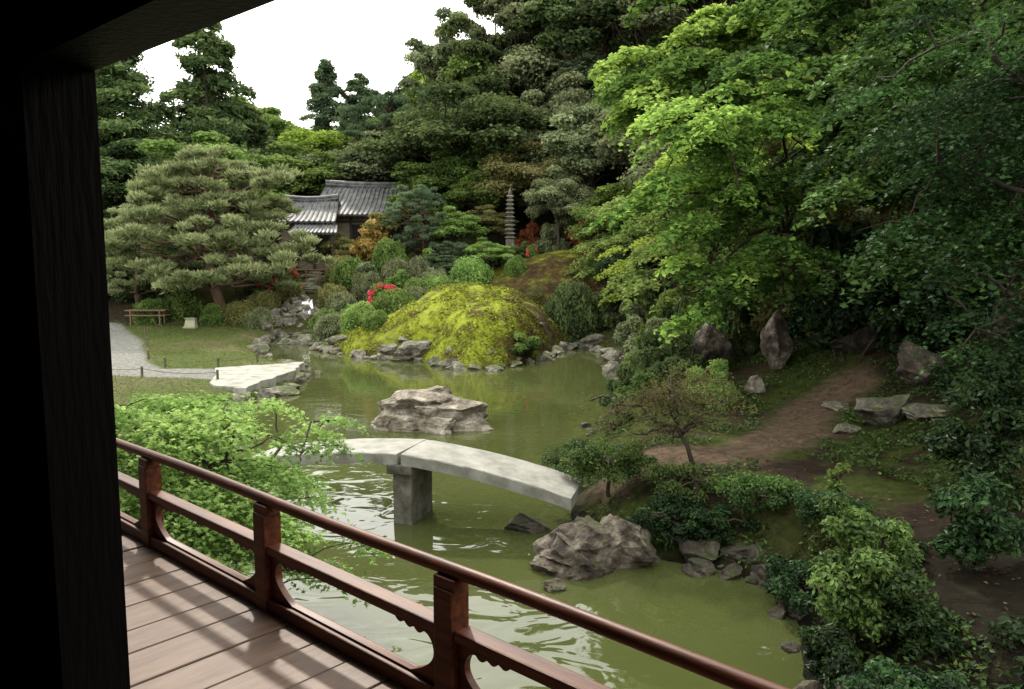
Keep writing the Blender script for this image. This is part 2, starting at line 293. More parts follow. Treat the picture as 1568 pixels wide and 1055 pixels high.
for (dx,dy,dz,s,sd) in [(0,0,.02,(1.3,.8,.44),61),(-.12,.15,.36,(.9,.6,.36),62),(.45,.05,.18,(.78,.55,.36),63),(-.75,-.1,.05,(.5,.45,.28),64),(.0,.3,.5,(.55,.35,.24),65),(-.25,-.35,.0,(.85,.4,.3),66),(.9,.0,.05,(.45,.4,.3),67)]:
    V,F_=rock_v(5 if s[0]>.8 else 4,s,sd,rz=rng.normal()*.2,rough=.06);mb.add(V+np.array([dx,dy,dz]),F_)
mb.obj('island_rock',[ROCKP],(-1.75,16.5,.03))
mb=MB()
for (dx,dy,dz,s,sd) in [(0,0,.05,(.62,.42,.36),71),(-.2,-.12,-.02,(.42,.35,.3),72),(.28,.1,.12,(.42,.35,.3),73),(-.5,-.2,-.1,(.2,.18,.14),74)]:
    V,F_=rock_v(5 if s[0]>.5 else 4,s,sd,rz=rng.normal()*.3,rough=.08);mb.add(V+np.array([dx,dy,dz]),F_)
mb.obj('shore_boulder',[ROCKR],(.95,8.95,.12))
rock('shore_boulder',.2,10.2,(.3,.25,.16),13,ROCKD,z=-.05,sink=.2)
rock('shore_boulder',.45,8.25,(.12,.1,.07),14,ROCKR,z=-.02,sink=.2)
for (x,y,s,sd) in [(2.15,8.75,(.16,.15,.11),1),(2.45,8.6,(.14,.12,.1),2),(2.85,8.4,(.2,.16,.16),3),(2.2,9.05,(.26,.2,.2),8),(2.7,8.9,(.28,.25,.22),10),(2.95,7.6,(.2,.2,.16),11)]: rock('bank_stone',x,y,s,sd,ROCKD,z=.0,sink=.35)
rock('bank_boulder',2.3,5.85,(.18,.14,.14),21,ROCKR,z=.08,sink=.3);rock('bank_boulder',2.62,5.35,(.34,.3,.28),22,ROCKD,z=.15,sink=.3)
rock('standing_rock',4.45,17.9,(.50,.4,.62),31,ROCKR,rz=.3,sink=.1,z=1.0);rock('standing_rock',5.7,16.9,(.44,.36,.66),36,ROCKR,rz=.7,sink=.12,z=1.25)
rock('hillside_rock',6.0,12.6,(.62,.3,.32),41,ROCK,rz=.5,sink=.3);rock('hillside_rock',6.5,12.1,(.4,.3,.14),42,ROCK,sink=.35);rock('hillside_rock',7.4,14.2,(.48,.4,.46),43,ROCKR,sink=.25)
rock('hillside_rock',8.9,14.4,(.5,.4,.5),44,ROCKR,sink=.3);rock('hillside_rock',5.35,12.5,(.22,.18,.1),45,ROCK,sink=.35);rock('hillside_rock',5.9,14.2,(.26,.2,.1),46,ROCK,sink=.35)
rock('hillside_rock',7.7,19,(.6,.5,.7),47,ROCKR,sink=.2);rock('hillside_rock',7.0,16.2,(.6,.4,.4),49,ROCKD,sink=.3);rock('hillside_rock',4.9,15.9,(.22,.2,.25),50,ROCKP,sink=.3)
rock('hillside_rock',7.1,12.4,(.3,.25,.14),52,ROCK,sink=.35)
mb=MB();mbd=MB()
P=POND;seg=[]
for i in range(len(P)):
    a,b_=P[i],P[(i+1)%len(P)];L=np.hypot(*(b_-a));nn=int(L/.36)+1
    for j in range(nn): seg.append((a+(b_-a)*(j+rng.random()*.6)/nn,i))
for q,i in seg:
    far=9<=i<=29
    if i in (0,1,2,43,41,42): continue
    s=rng.uniform(.12,.44) if far else rng.uniform(.06,.16)
    if 20<=i<=25: s*=rng.uniform(.7,1.15)
    if rng.random()<.1: continue
    x,y=q+rng.normal(size=2)*.14
    V,F_=rock_v(3 if s>.2 else 2,(s,s*rng.uniform(.6,1),s*rng.uniform(.35,.7)),int(rng.integers(1e6)),14,rng.random()*6,.07)
    (mb if far else mbd).add(V+np.array([x,y,max(0,s*.12)+.01]),F_)
    if 20<=i<=25 and rng.random()<.45:
        s2=s*.6;V,F_=rock_v(2,(s2,s2*.8,s2*.5),int(rng.integers(1e6)),14,rng.random()*6,.06)
        xx,yy=x+rng.normal()*.25,y+.3;mb.add(V+np.array([xx,yy,gz(xx,yy)-.02]),F_)
for (x,y,s) in [(-3.2,26.9,.8),(-4.2,27.4,.5),(-1.9,25.2,.45),(-6.5,29.6,.5),(-7.0,24.9,.45),(-6.6,24.5,.4),(.5,26.6,.4),(-5.6,32.3,.5),(-6.2,33.4,.5),(3.2,30.5,.6),(-9,31.8,.5)]:
    V,F_=rock_v(4,(s,s*.6,s*.42),int(rng.integers(1e6)),18,rng.random()*.6,.06);mb.add(V+np.array([x,y,max(gz(x,y),0)+.05*s]),F_)
mb.obj('shoreline_stones',[ROCK]);mbd.obj('bank_stones',[ROCKD])
# ------------------------------------------------------------ cascade
cas=empty('waterfall');mb=MB()
pts=[(-9.75,38.2,1.42),(-9.7,37.6,1.3),(-9.62,37.2,1.05),(-9.6,36.9,.98),(-9.5,36.5,.66),(-9.5,36.2,.6),(-9.42,35.8,.30),(-9.4,35.4,.24),(-9.38,35.05,.03),(-9.3,34.6,.015)]
W_=[.2,.25,.3,.4,.35,.5,.4,.5,.5,.7];V=[]
for (x,y,z),w in zip(pts,W_):
    for t in np.linspace(-1,1,9): V.append((x+t*w+.05*math.sin(t*9+y*3),y,z+.05*math.cos(t*7+z*9)-.05*t*t))
F_=[(i*9+j,i*9+j+1,i*9+j+10,i*9+j+9) for i in range(len(pts)-1) for j in range(8)]
mb.add(V,F_,smooth=True)
m=noise_mat('falling_water',(.06,.065,.055),(.36,.38,.37),9,.25,.6,20,stretch=(3,.5,.4));mb.obj('cascade',[m],parent=cas)
mb=MB()
for i in range(70):
    t=rng.random();y=34.6+t*4;side=rng.choice([-1,1]);x=-9.35-.1*t*3+side*rng.uniform(.42,1.8);s=rng.uniform(.16,.42)
    V,F_=rock_v(3,(s,s*.8,s*rng.uniform(.5,.9)),int(rng.integers(1e6)),16,rng.random()*6);mb.add(V+np.array([x,y,max(gz(x,y),.0)+s*.3]),F_)
for (y,z) in [(37.35,1.1),(36.6,.8),(35.9,.4)]:
    for x in (-10.0,-9.6,-8.9):
        V,F_=rock_v(3,(.26,.25,.2),int(rng.integers(1e6)),16,rng.random()*6);mb.add(V+np.array([x,y-.1,z-.05]),F_)
mb.obj('cascade_rocks',[ROCK],parent=cas)
# ------------------------------------------------------------ prototypes
def proto_broad(h=8,R=3.2,ncl=42,nl=560,ls=.19,rc=(.2,.36),lo=.25):
    mb=MB();tube(mb,[(0,0,-.5),(.1,.05,h*.2),(.0,.15,h*.45),(.15,0,h*.8)],[.2,.15,.11,.04],8)
    for i in range(ncl):
        D=unit(rng.normal(size=3));
        if D[2]<-.3: D[2]*=-.5
        q=rng.uniform(.45,1.);c=np.array([0,0,h*.57])+D*np.array([R,R,h*.38])*q;r=R*rng.uniform(*rc)
        limb(mb,(0,.05,h*rng.uniform(lo,.65)),c,.06,.015,.05,.03)
        C,N=blob_pts(nl,c,(r,r,r*.6),.4,.5,.6,.3)
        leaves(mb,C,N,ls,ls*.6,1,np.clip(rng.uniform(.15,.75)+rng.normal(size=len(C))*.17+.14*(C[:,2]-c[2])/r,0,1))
    return mb.mesh('broadleaf_tree',[bark,LMD])
def proto_maple(h=6,R=3,ns=60,nl=300,ls=.17):
    mb=MB();P1=limb(mb,(0,0,-.3),(.3,.1,h*.5),.12,.07,0,.03,7,7)
    for i in range(ns):
        z=h*(.3+.66*rng.random()**.8);rr=R*math.sqrt(max(.05,1-((z/h-.5)/.55)**2))*rng.uniform(.25,1.1);a=rng.random()*6.283
        c=np.array([rr*math.cos(a),rr*math.sin(a),z]);r=rng.uniform(.4,.95)*R/3
        limb(mb,P1[rng.integers(3,7)],c,.035,.01,.12,.03)
        C,N=spray_pts(nl,c,r,.1,.25,(math.cos(a),math.sin(a)))
        leaves(mb,C,N,ls,ls*.7,1,np.clip(rng.uniform(.2,.7)+rng.normal(size=nl)*.17,0,1))
    return mb.mesh('maple_tree',[bark,LLM])
def proto_pine(h=7,R=4.3,npad=60,nl=800,L=.25,W=.055):
    mb=MB();tr=limb(mb,(0,0,-.4),(.9,.2,h*.55),.26,.14,0,.035,8,9);tr2=limb(mb,tr[-1],(-.2,0,h*.9),.13,.05,0,.05,6,7);tr=np.concatenate([tr[3:],tr2])
    for i in range(npad):
        z=h*(.22+.74*(i+.5)/npad);f=math.sqrt(max(.03,1-((z/h-.34)/.68)**2));rr=R*f*rng.uniform(.35,1.);a=i*2.4+rng.normal()*.3
        c=np.array([rr*math.cos(a),rr*math.sin(a),z+rng.normal()*.12]);r=rng.uniform(.55,1.05)*R/4.3
        j=np.argmin(abs(tr[:,2]-(z-.3)));P=limb(mb,tr[j],c-np.array([0,0,.12]),.07,.02,-.03,.04,7,5)
        for q in range(5):
            cc=c+np.array([rng.normal()*r*.55,rng.normal()*r*.55,rng.normal()*.12])
            n=nl//5;C,_=blob_pts(n,cc,(r*.5,r*.5,r*.24),.3,.4,.5,.2)
            D=unit(C-cc)+np.array([0,0,.7])+.5*rng.normal(size=(n,3))
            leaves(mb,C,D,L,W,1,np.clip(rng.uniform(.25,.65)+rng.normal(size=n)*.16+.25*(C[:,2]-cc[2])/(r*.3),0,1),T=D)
    return mb.mesh('pine_tree',[barkpine,LPN])
def proto_cedar(h=15,R=4.6,nb=84,nl=400,ls=.34,taper=.62):
    mb=MB();tube(mb,[(0,0,-.5),(0,.05,h*.5),(0,0,h)],[.3,.2,.03],8)
    for i in range(nb):
        z=h*(.08+.91*((i+rng.random())/nb));Lb=max(.4,R*(1-z/h)**taper*rng.uniform(.45,1.15));a=rng.random()*6.283
        d=np.array([math.cos(a),math.sin(a),0]);t=rng.random(nl)**.55
        e=np.array([0,0,z])+d*Lb+np.array([0,0,-.10*Lb]);P=limb(mb,(0,0,z),e,.05,.012,.1,.01,5,4)
        C=np.array([0,0,z])+d*(t*Lb)[:,None];C[:,2]+=np.sin(t*np.pi)*.1*Lb-.10*Lb*t
        w=.16*Lb+.22;side=np.array([-d[1],d[0],0]);C+=side*(rng.normal(size=nl)*w*(.4+.6*np.sin(t*3)))[:,None];C[:,2]+=rng.normal(size=nl)*.12-abs(rng.normal(size=nl))*.2
        D=d+.8*rng.normal(size=(nl,3))+np.array([0,0,-.25])
        leaves(mb,C,D,ls,ls*.4,1,np.clip(rng.uniform(.2,.7)+rng.normal(size=nl)*.17,0,1),T=D)
    return mb.mesh('cedar_tree',[bark,LDK])
def proto_dome(nl=5200,ls=.10,lump=.08,ph=0):
    mb=MB();V,F_=ICO[3];V=V.copy()
    def rad(D): return 1+lump*(np.sin(D[:,0]*5+ph)*np.cos(D[:,1]*4+ph*2)+.7*np.sin(D[:,2]*9+D[:,0]*7+ph)+.5*np.sin(D[:,0]*13+ph)*np.sin(D[:,1]*12+D[:,2]*9))
    Vc=V*rad(V)[:,None]*.84;Vc[:,2]*=.8;Vc[Vc[:,2]<-.3,2]=-.3;mb.add(Vc,F_,1,.0,True)
    D=unit(rng.normal(size=(nl,3)));D[:,2]=np.where(D[:,2]<-.25,-D[:,2],D[:,2]);D=unit(D)
    C=D*(rad(D)*(.84+.24*rng.random(nl)**1.3))[:,None];C[:,2]*=.8
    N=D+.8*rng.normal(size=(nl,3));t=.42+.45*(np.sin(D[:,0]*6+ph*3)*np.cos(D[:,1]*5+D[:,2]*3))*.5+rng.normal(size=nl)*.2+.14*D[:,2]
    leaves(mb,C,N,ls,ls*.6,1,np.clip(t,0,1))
    return mb.mesh('azalea_shrub',[bark,LMD])
def proto_loose(ncl=26,nl=260,ls=.11):
    mb=MB()
    for i in range(ncl):
        D=unit(rng.normal(size=3));D[2]=abs(D[2]);c=D*np.array([.75,.75,.85])*rng.uniform(.35,1)+np.array([0,0,.1]);r=rng.uniform(.16,.34)
        limb(mb,(D[0]*.1,D[1]*.1,-.2),c,.025,.006,.05,.04,6,4)
        C,N=blob_pts(nl,c,(r,r,r*.75),.4,.5,.7,.5);leaves(mb,C,N,ls,ls*.55,1,np.clip(rng.uniform(.15,.75)+rng.normal(size=nl)*.18,0,1))
    return mb.mesh('garden_shrub',[bark,LMD])
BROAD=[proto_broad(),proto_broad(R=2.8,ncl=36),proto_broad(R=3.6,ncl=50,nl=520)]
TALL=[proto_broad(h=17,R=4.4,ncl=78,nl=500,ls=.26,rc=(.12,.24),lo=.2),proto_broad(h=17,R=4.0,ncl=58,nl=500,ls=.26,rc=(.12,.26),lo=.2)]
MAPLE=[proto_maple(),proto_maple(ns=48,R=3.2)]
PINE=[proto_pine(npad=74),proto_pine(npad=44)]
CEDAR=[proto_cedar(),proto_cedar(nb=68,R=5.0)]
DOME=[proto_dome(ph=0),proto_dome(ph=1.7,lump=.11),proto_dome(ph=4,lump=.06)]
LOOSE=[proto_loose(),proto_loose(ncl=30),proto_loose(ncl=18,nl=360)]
def put(name,lst,i,x,y,h,w,native,mat,dz=-.1,parent=None):
    nh,nw=native;return inst(name,lst[i%len(lst)],(x,y,gz(x,y)+dz),(w/nw,w/nw*rng.uniform(.9,1.1),h/nh),rng.random()*6.28,[None,mat],parent)
NB=(8,6.4);NT=(17,8.6);NM=(6,6);NP=(7,8.6);NC=(15,8.6);ND=(.8,2);NL=(1.1,2)
inst('pine_tree',PINE[0],(-13.4,36.5,.45),(1.12,1.1,1.1),2.2,[None,LPN])
put('pine_tree',PINE,1,-17.4,37.5,5.2,6.5,NP,LPN);put('pine_tree',PINE,1,-13.6,39.6,4.2,3.8,NP,LPN)
for i,(x,y,h,w,m_) in enumerate([(-23.6,50,14.,10,LDK),(-19.4,52,15,9.5,LDK),(-27.4,52,13,9,LPD),(-21.4,56,11,9,LPD),(-31,55,15,9,LPD),(-17.2,54,9.,7,LDK),(-25.5,48,9,8,LDK)]): put('cedar_tree',CEDAR,i,x,y,h,w,NC,m_)
put('cypress_tree',CEDAR,0,-19.2,85,13,8,NC,LPD);put('cypress_tree',CEDAR,1,-16.0,86,11.5,9,NC,LPD);put('cypress_tree',CEDAR,1,-9.6,80,11.5,11,NC,LPD)
put('broadleaf_tree',BROAD,0,-25.5,78,10,11,NB,LBR);put('broadleaf_tree',BROAD,1,-21.6,76,8.5,10,NB,LMD);put('broadleaf_tree',BROAD,2,-13,74,8,9,NB,LMD)
put('pine_tree',PINE,0,-8,54,9.3,9,NP,LPD);put('pine_tree',PINE,1,-4,52,8.5,7.5,NP,LPD);put('pine_tree',PINE,1,-10.6,57,8.,6.5,NP,LPD)
put('maple_tree',MAPLE,0,-13.6,57,7.6,8,NM,LLM);put('maple_tree',MAPLE,1,-18.6,60,6.3,8,NM,LLM);put('maple_tree',MAPLE,1,-12.5,52,5.4,6,NM,LBR);put('maple_tree',MAPLE,1,-16.,50,4.6,5,NM,LLM)
for i,(x,y,h,w,m_) in enumerate([(-3.9,57,15.,6.5,LGR),(-1.0,53,15.5,8,LDK),(2.0,55,17,9,LGR),(4.8,50,14.5,9,LDK),(8.0,47,13.5,9,LGR),(-6.9,62,8.5,7,LDK),(11.5,45,13,9,LDK)]): put('evergreen_tree',TALL,i,x,y,h,w,NT,m_)
for i,(x,y,h,w,m_) in enumerate([(4.,42,7,6.5,LGR),(6.4,38,7.5,6,LGR),(1.2,43.5,5.6,5.5,LOL),(2.3,39.2,4.6,3.4,LGR),(-2,47,6.5,6,LMD),(8.5,33,7,6,LGR),(3.6,46,8,6.5,LGR),(-4.6,46,5,5,LMD),(5.2,34.5,4.5,4.4,LMD),(-1.6,44.5,4.2,4.4,LMD),(-2.8,40.2,3.1,3.2,LBR),(-1.0,37.9,1.9,2.2,LBR),(-1.4,42,2.9,3,LOL),(-6.1,41.8,3.0,3.4,LOL),(6.8,43,8,6,LMD),(3.6,38.6,3.2,3.,LGR),(-5.4,43.6,3.6,3.4,LMD),(-8.9,43.2,2.3,2.2,LOL)]): put('oak_tree',BROAD,i,x,y,h,w,NB,m_,-.25)
for i,(x,y,h,w,m_) in enumerate([(-.4,46.5,5.5,6,LLM),(6.2,31,5.6,5,LBR),(3.9,33.6,3.6,3.8,LBR),(9,28,7.5,6.5,LLM),(4.3,36,2.2,3.,LRD),(7.4,25,6,5.6,LLM),(.2,49,7.5,7,LBR),(5.6,28,4,4,LLM)]): put('maple_tree',MAPLE,i,x,y,h,w,NM,m_)
put('pine_tree',PINE,1,-4.6,40.2,4.0,3.7,NP,LBL);put('pine_tree',PINE,0,-2.8,38,1.7,2.6,NP,LBL)
forest=empty('hillside_forest');ct=0
for gy in np.arange(46,100,6.):
    for gx in np.arange(-52,64,5.6):
        x=gx+rng.normal()*1.5;y=gy+rng.normal()*1.5
        if abs(x)/y>.7 or (-14<x<-4 and y<50): continue
        kk=x/y;tc_=np.interp(kk,[-.55,-.36,-.25,-.14,-.09,-.03,.2,.6],[.15,.15,.145,.16,.175,.34,.36,.5])
        g0=gz(x,y);hm=3.6+tc_*y-g0
        if hm<3: continue
        h=min(hm,rng.uniform(8,13));u=rng.random()
        L_,na_,mm_=(BROAD,NB,[LDK,LMD,LGR,LMD,LBR,LGR][rng.integers(6)]) if u<.62 else ((MAPLE,NM,[LLM,LBR][rng.integers(2)]) if u<.84 else (CEDAR,NC,LPD))
        w=rng.uniform(7.5,10)*min(1,h/9+.3);put('tree_%d'%ct,L_,ct,x,y,h,w,na_,mm_,parent=forest);ct+=1
thick=empty('slope_thicket');ct=0
for gy in np.arange(15.8,46,2.5):
    Xf=np.interp(gy,[8,11,14,17,21,26,31,36,45,60],[5.,5.7,6.4,5.6,4.7,4.8,4.5,4.6,2.5,-4])
    for gx in np.arange(Xf+1.3,Xf+22,2.6):
        x=gx+rng.normal()*.6;y=gy+rng.normal()*.6
        if x/y>.72: continue
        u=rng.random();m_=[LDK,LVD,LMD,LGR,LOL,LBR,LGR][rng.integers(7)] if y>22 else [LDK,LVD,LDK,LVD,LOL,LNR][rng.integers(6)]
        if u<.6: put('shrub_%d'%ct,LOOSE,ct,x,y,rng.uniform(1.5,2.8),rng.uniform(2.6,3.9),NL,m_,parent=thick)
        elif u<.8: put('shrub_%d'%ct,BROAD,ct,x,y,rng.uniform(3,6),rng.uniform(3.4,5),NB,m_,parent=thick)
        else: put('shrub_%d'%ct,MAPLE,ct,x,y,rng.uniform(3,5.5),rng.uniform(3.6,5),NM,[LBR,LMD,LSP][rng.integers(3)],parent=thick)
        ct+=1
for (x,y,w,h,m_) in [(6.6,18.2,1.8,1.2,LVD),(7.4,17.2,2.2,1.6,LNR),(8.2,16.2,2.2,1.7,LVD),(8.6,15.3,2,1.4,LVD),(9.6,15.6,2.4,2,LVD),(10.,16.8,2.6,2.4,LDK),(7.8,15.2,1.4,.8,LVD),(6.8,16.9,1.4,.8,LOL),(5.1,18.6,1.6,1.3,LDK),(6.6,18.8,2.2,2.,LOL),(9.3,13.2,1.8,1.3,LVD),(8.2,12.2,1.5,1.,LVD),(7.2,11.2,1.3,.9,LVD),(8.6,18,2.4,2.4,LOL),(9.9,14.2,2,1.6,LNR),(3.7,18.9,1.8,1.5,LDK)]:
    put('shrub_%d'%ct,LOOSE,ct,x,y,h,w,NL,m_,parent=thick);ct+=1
for gx in np.arange(-30,-16.5,2.2):
    for gy in (39,42,45):
        put('shrub_%d'%ct,LOOSE,ct,gx+rng.normal()*.5,gy,rng.uniform(1.6,3.4),rng.uniform(2.8,3.8),NL,[LDK,LMD,LLM][rng.integers(3)],parent=thick);ct+=1
SH=[(-7.9,39.5,1.9,1.15,LMD),(-8.7,41,1.6,1.2,LOL),(-5.6,34.4,1.3,.8,LMD),(-4.6,31.3,1.9,1.0,LMD),(-7.1,31.4,1.7,.9,LGR),(-5.8,30.6,1.5,.85,LBR),(-1.9,36.5,1.8,1.2,LBR),(-3.5,36.2,1.3,.9,LGR),(-5.3,37.3,1.5,1.,LGR),
(-4.4,37.5,1.3,1.0,LGR),(-3.2,34.8,1.6,.9,LBR),(-4.1,34.6,1.4,.9,LMD),(-15.2,37,2.,1.1,LMD),(-16.4,36.2,1.5,.9,LMD),(-13.4,35.8,1.3,.8,LMD),(-12.2,36,1.7,.9,LOL),(-11.6,37.2,1.6,1.,LOL),
(-11.2,35.3,1.3,.8,LGR),(-10.9,39,1.4,.9,LOL),(-8.3,37,1.4,1.,LOL),(-7.6,35.6,1.5,.9,LGR),(-7.9,33.9,1.4,.8,LMD),(-6.4,32.3,1.2,.8,LMD),(.95,33.8,.8,.6,LOL),(2.4,31.7,2.1,1.8,LDK),(-6.7,36.6,1.3,1.,LGR),(-6.,39.2,1.9,1.4,LMD),(-9.,43,1.5,1.,LMD),(-2.2,34,1.,.7,LBR),(.2,36.3,1.,.7,LMD),(4.9,18.9,1.3,1.9,LNR),(-3.9,32.6,1.2,.8,LGR),(-5.0,29.4,1.0,.55,LMD)]
for i,(x,y,w,h,m_) in enumerate(SH): put('clipped_azalea_shrub',DOME,i,x,y,h,w,ND,m_,-.03)
for i,(x,y,w,h,m_) in enumerate([(-7.2,41.2,3.6,2.5,LOR),(-8.8,42.2,1.6,1.5,LOR),(3.8,31.4,2.2,1.8,LDK),(3.6,17.6,1.8,1.2,LDK),(2.6,15.8,1.4,.8,LNR),(1.9,14.3,1.2,.8,LDK),(4.9,25.6,2.2,2.,LMD),(5.2,20.6,2.4,2.4,LMD),(4.2,19,1.8,1.2,LMD),(6.2,19.6,2.2,1.6,LDK),(3.85,15.1,1.3,1.1,LBR),(3.3,16.4,1.6,.9,LDK),(2.7,18.3,1.4,1.,LDK),(.9,41.2,2,2,LRD),(5.4,30,2.6,2.4,LMD),(5.6,23,2.6,2.6,LDK),
 (.35,26.3,1.7,.75,LMD),(4.4,29.,2.2,1.6,LGR),(4.1,26.6,2.1,1.3,LGR),(4.3,23.8,2.2,1.6,LGR),(3.9,21.5,2.,1.3,LMD),(3.4,19.4,1.6,1.,LMD),(1.9,40.4,2.4,1.9,LGR),(4.2,40.,3.,2.,LMD),(-3.9,38.6,2.2,1.2,LMD),(-12.6,40.3,2.4,1.2,LDK),(-6.9,38.2,1.6,1.3,LGR),(-5.,36,1.6,1.,LMD),(-2.5,38.4,1.8,1.4,LGR),(-.7,38.6,1.6,1.2,LMD),(.6,39.,1.4,1.0,LDK)]): put('garden_shrub',LOOSE,i,x,y,h,w,NL,m_)
def azalea(x,y,w,h):
    mb=MB();V,F_=ICO[3];mb.add(V*np.array([w*.38,w*.38,h*.8]),F_,0,.1,True)
    nn=int(2600*w);C,N=blob_pts(nn,(0,0,0),(w/2,w/2,h),.7,.3,.8,0);leaves(mb,C,N,.08,.05,0,rng.random(nn)*.8)
    for q in range(int(11*w)+4):
        D=unit(rng.normal(size=3));D[2]=abs(D[2]);cc=D*np.array([w/2,w/2,h])*.92;C,N=blob_pts(90,cc,(w*.13,w*.13,h*.12),.4,.3,.8,1);leaves(mb,C,N,.075,.07,1,rng.random(90))
    mb.obj('red_azalea_in_bloom',[LMD,FRD],(x,y,gz(x,y)))
for q in [(-5.35,33.3,1.4,1.2),(-11.3,39.6,1.4,1.9),(-10.7,39.4,.8,1.2),(.95,38.0,.6,.5),(-12.2,39.8,.9,1.7),(-5,40.2,.5,.5)]: azalea(*q)
# ------------------------------------------------------------ hero near vegetation
def gen(center,rad,n,r0,r1,shell=.3):
    D=unit(rng.normal(size=(n,3)));q=(shell+(1-shell)*rng.random((n,1))**.6);C=np.array(center)+D*np.array(rad)*q
    return [(*c,rng.uniform(r0,r1)) for c in C]
def hero(name,base,fork,sprays,ls,nl,leafm,star=True,tr=.1,flat=.1,droop=.25,nlimb=6,barkm=bark,mode='spray',narrow=.5,tb=.3,ts=.4,tfun=None):
    mb=MB();base=np.array(base,float);S=np.array([s[:3] for s in sprays])-base;fk=np.array(fork)-base
    limb(mb,(0,0,-.3),fk,tr,tr*.65,0,.03,8,8)
    ch=[int(np.argmax(np.linalg.norm(S-fk,axis=1)))]
    while len(ch)<min(nlimb,len(S)): ch.append(int(np.argmax(np.min(np.linalg.norm(S[:,None]-S[ch][None],axis=2),axis=1))))
    LP=np.concatenate([limb(mb,fk,S[c_],tr*.5,.012,.12,.035,12,6) for c_ in ch])
    for s,sp_ in zip(S,sprays):
        r=sp_[3];j=np.argmin(np.linalg.norm(LP-s,axis=1)+.6*np.maximum(0,LP[:,2]-s[2]));limb(mb,LP[j],s,min(.018,tr*.2),.004,.08,.04,6,4)
        for q in range(3):
            a=rng.random()*6.28;limb(mb,s,s+np.array([math.cos(a)*r*.8,math.sin(a)*r*.8,-.15*r]),.005,.002,.03,.04,4,3)
        od=s[:2]-fk[:2];od=od/(np.linalg.norm(od)+1e-6)
        n=int(nl*(r/.5)**1.5) if mode=='spray' else nl
        if mode=='spray': C,N=spray_pts(n,s,r,flat,droop,od)
        else: C,N=blob_pts(n,s,(r,r,r*.75),.3,.5,.6,.5)
        t=np.clip(tb+ts*rng.random()+rng.normal(size=n)*.15+(tfun(s+base) if tfun else 0),0,1)
        if star: stars(mb,C,N,ls,1,t)
        else: leaves(mb,C,N,ls,ls*narrow,1,t)
    return mb.obj(name,[barkm,leafm],tuple(base))
sp1=gen((-3.35,7.6,1.3),(1.4,1.2,1.0),110,.24,.42,.15)+[(-2.05,7.6,1.75,.3),(-1.85,8.2,1.6,.25),(-2.2,7.9,1.3,.3),(-1.75,7.5,.55,.28),(-2.0,7.2,.7,.3),(-1.45,7.6,.75,.25),(-1.6,7.4,.45,.25),(-2.3,6.9,.5,.3),(-3.9,8.6,1.9,.4),(-4.4,8.2,1.9,.4),(-3.3,8.6,1.95,.4),(-2.2,8.9,1.6,.3),(-2.45,7,1.0,.3),(-2.3,7.4,1.6,.3),(-2.7,7.2,1.9,.35),(-3.2,7.,2.,.35),(-3.8,7.,2.1,.4),(-4.4,7.6,2.15,.4),(-2.5,6.6,.9,.35),(-2.7,6.3,.6,.35),(-1.95,8.8,1.75,.25),(-2.6,8.4,2.,.35),(-2.1,7.1,1.1,.3),(-2.2,7.4,.9,.35)]
hero('japanese_maple',(-3.4,7.2,.1),(-3.2,7.3,.7),sp1,.085,480,LBR,True,.055,.12,.2,8,tb=.12,ts=.8)
hero('japanese_maple',(-3.3,5.6,.2),(-3.1,5.8,.5),gen((-2.8,6.,.85),(.8,.8,.5),36,.2,.35),.075,320,LMD,True,.05,.12,tb=.3)
sp2=gen((4.3,16,5.6),(1.7,1.6,1.9),36,.4,.8,.3)+[(2.6,15,4.7,.6),(2.1,15.2,4.45,.5),(3.1,14.6,4.2,.6),(2.8,14.9,4.95,.6),(3.5,14.8,3.3,.5),(3.9,14.6,2.9,.5),(3.1,15.,3.5,.4),(3.4,14.4,2.6,.4),(3.0,14.6,2.3,.35),(4.4,15,3.4,.6),(4.8,14.6,3.8,.6),(5.2,15.2,3.1,.6),(5.6,15,3.6,.6)]
hero('japanese_maple',(7.0,19,2.2),(6.0,17.6,4.0),sp2,.12,300,LSP,False,.09,.08,.28,9,narrow=.75,tb=.15,ts=.55,tfun=lambda p:.28*max(0,min(1,(3.7-p[0])/1.2)))
hero('japanese_maple',(7.6,23,3.),(6.4,22.6,6.),gen((5.2,22,8.7),(2.6,2,2.2),50,.6,1.,.3),.17,300,LSP,False,.13,.1,.28,9,narrow=.75,tb=.25,ts=.65)
hero('overhanging_maple',(8.6,13.2,2.6),(7.6,12.8,4.6),gen((6.9,12,5.7),(2.5,2.2,2.7),80,.45,.85,.2),.11,300,LNR,False,.15,.1,.35,10,narrow=.75,tb=.05,ts=.6)
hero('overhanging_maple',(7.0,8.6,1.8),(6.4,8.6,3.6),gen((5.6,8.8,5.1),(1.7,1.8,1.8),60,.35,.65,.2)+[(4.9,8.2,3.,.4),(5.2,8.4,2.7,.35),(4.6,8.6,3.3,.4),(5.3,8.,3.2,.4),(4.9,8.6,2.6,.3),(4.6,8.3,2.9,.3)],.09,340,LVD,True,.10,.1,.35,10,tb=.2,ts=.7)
hero('overhanging_maple',(9.8,18,4.2),(9.,17.8,6.5),gen((7.8,17,7.6),(3.,2.4,3.),70,.5,.95,.2),.15,280,LNR,False,.14,.1,.35,10,narrow=.75,tb=.1,ts=.7)
hero('bronze_leaf_tree',(2.4,9.75,.65),(2.15,9.9,1.3),gen((1.95,10.,1.68),(1.0,.6,.45),54,.14,.3,.1),.045,420,leaf_mat('leaf_bronze',(.03,.035,.014),(.085,.08,.03),(.14,.13,.045)),False,.04,.28,.1,7,narrow=.35)
def bush(name,x,y,z,rad,n,r0,r1,ls,nl,m_,tb=.3,ts=.4,narrow=.5):
    hero(name,(x,y,z-rad[2]*.7),(x,y,z-rad[2]*.3),gen((x,y,z),rad,n,r0,r1,.35),ls,nl,m_,False,.03,mode='blob',narrow=narrow,tb=tb,ts=ts,nlimb=8)
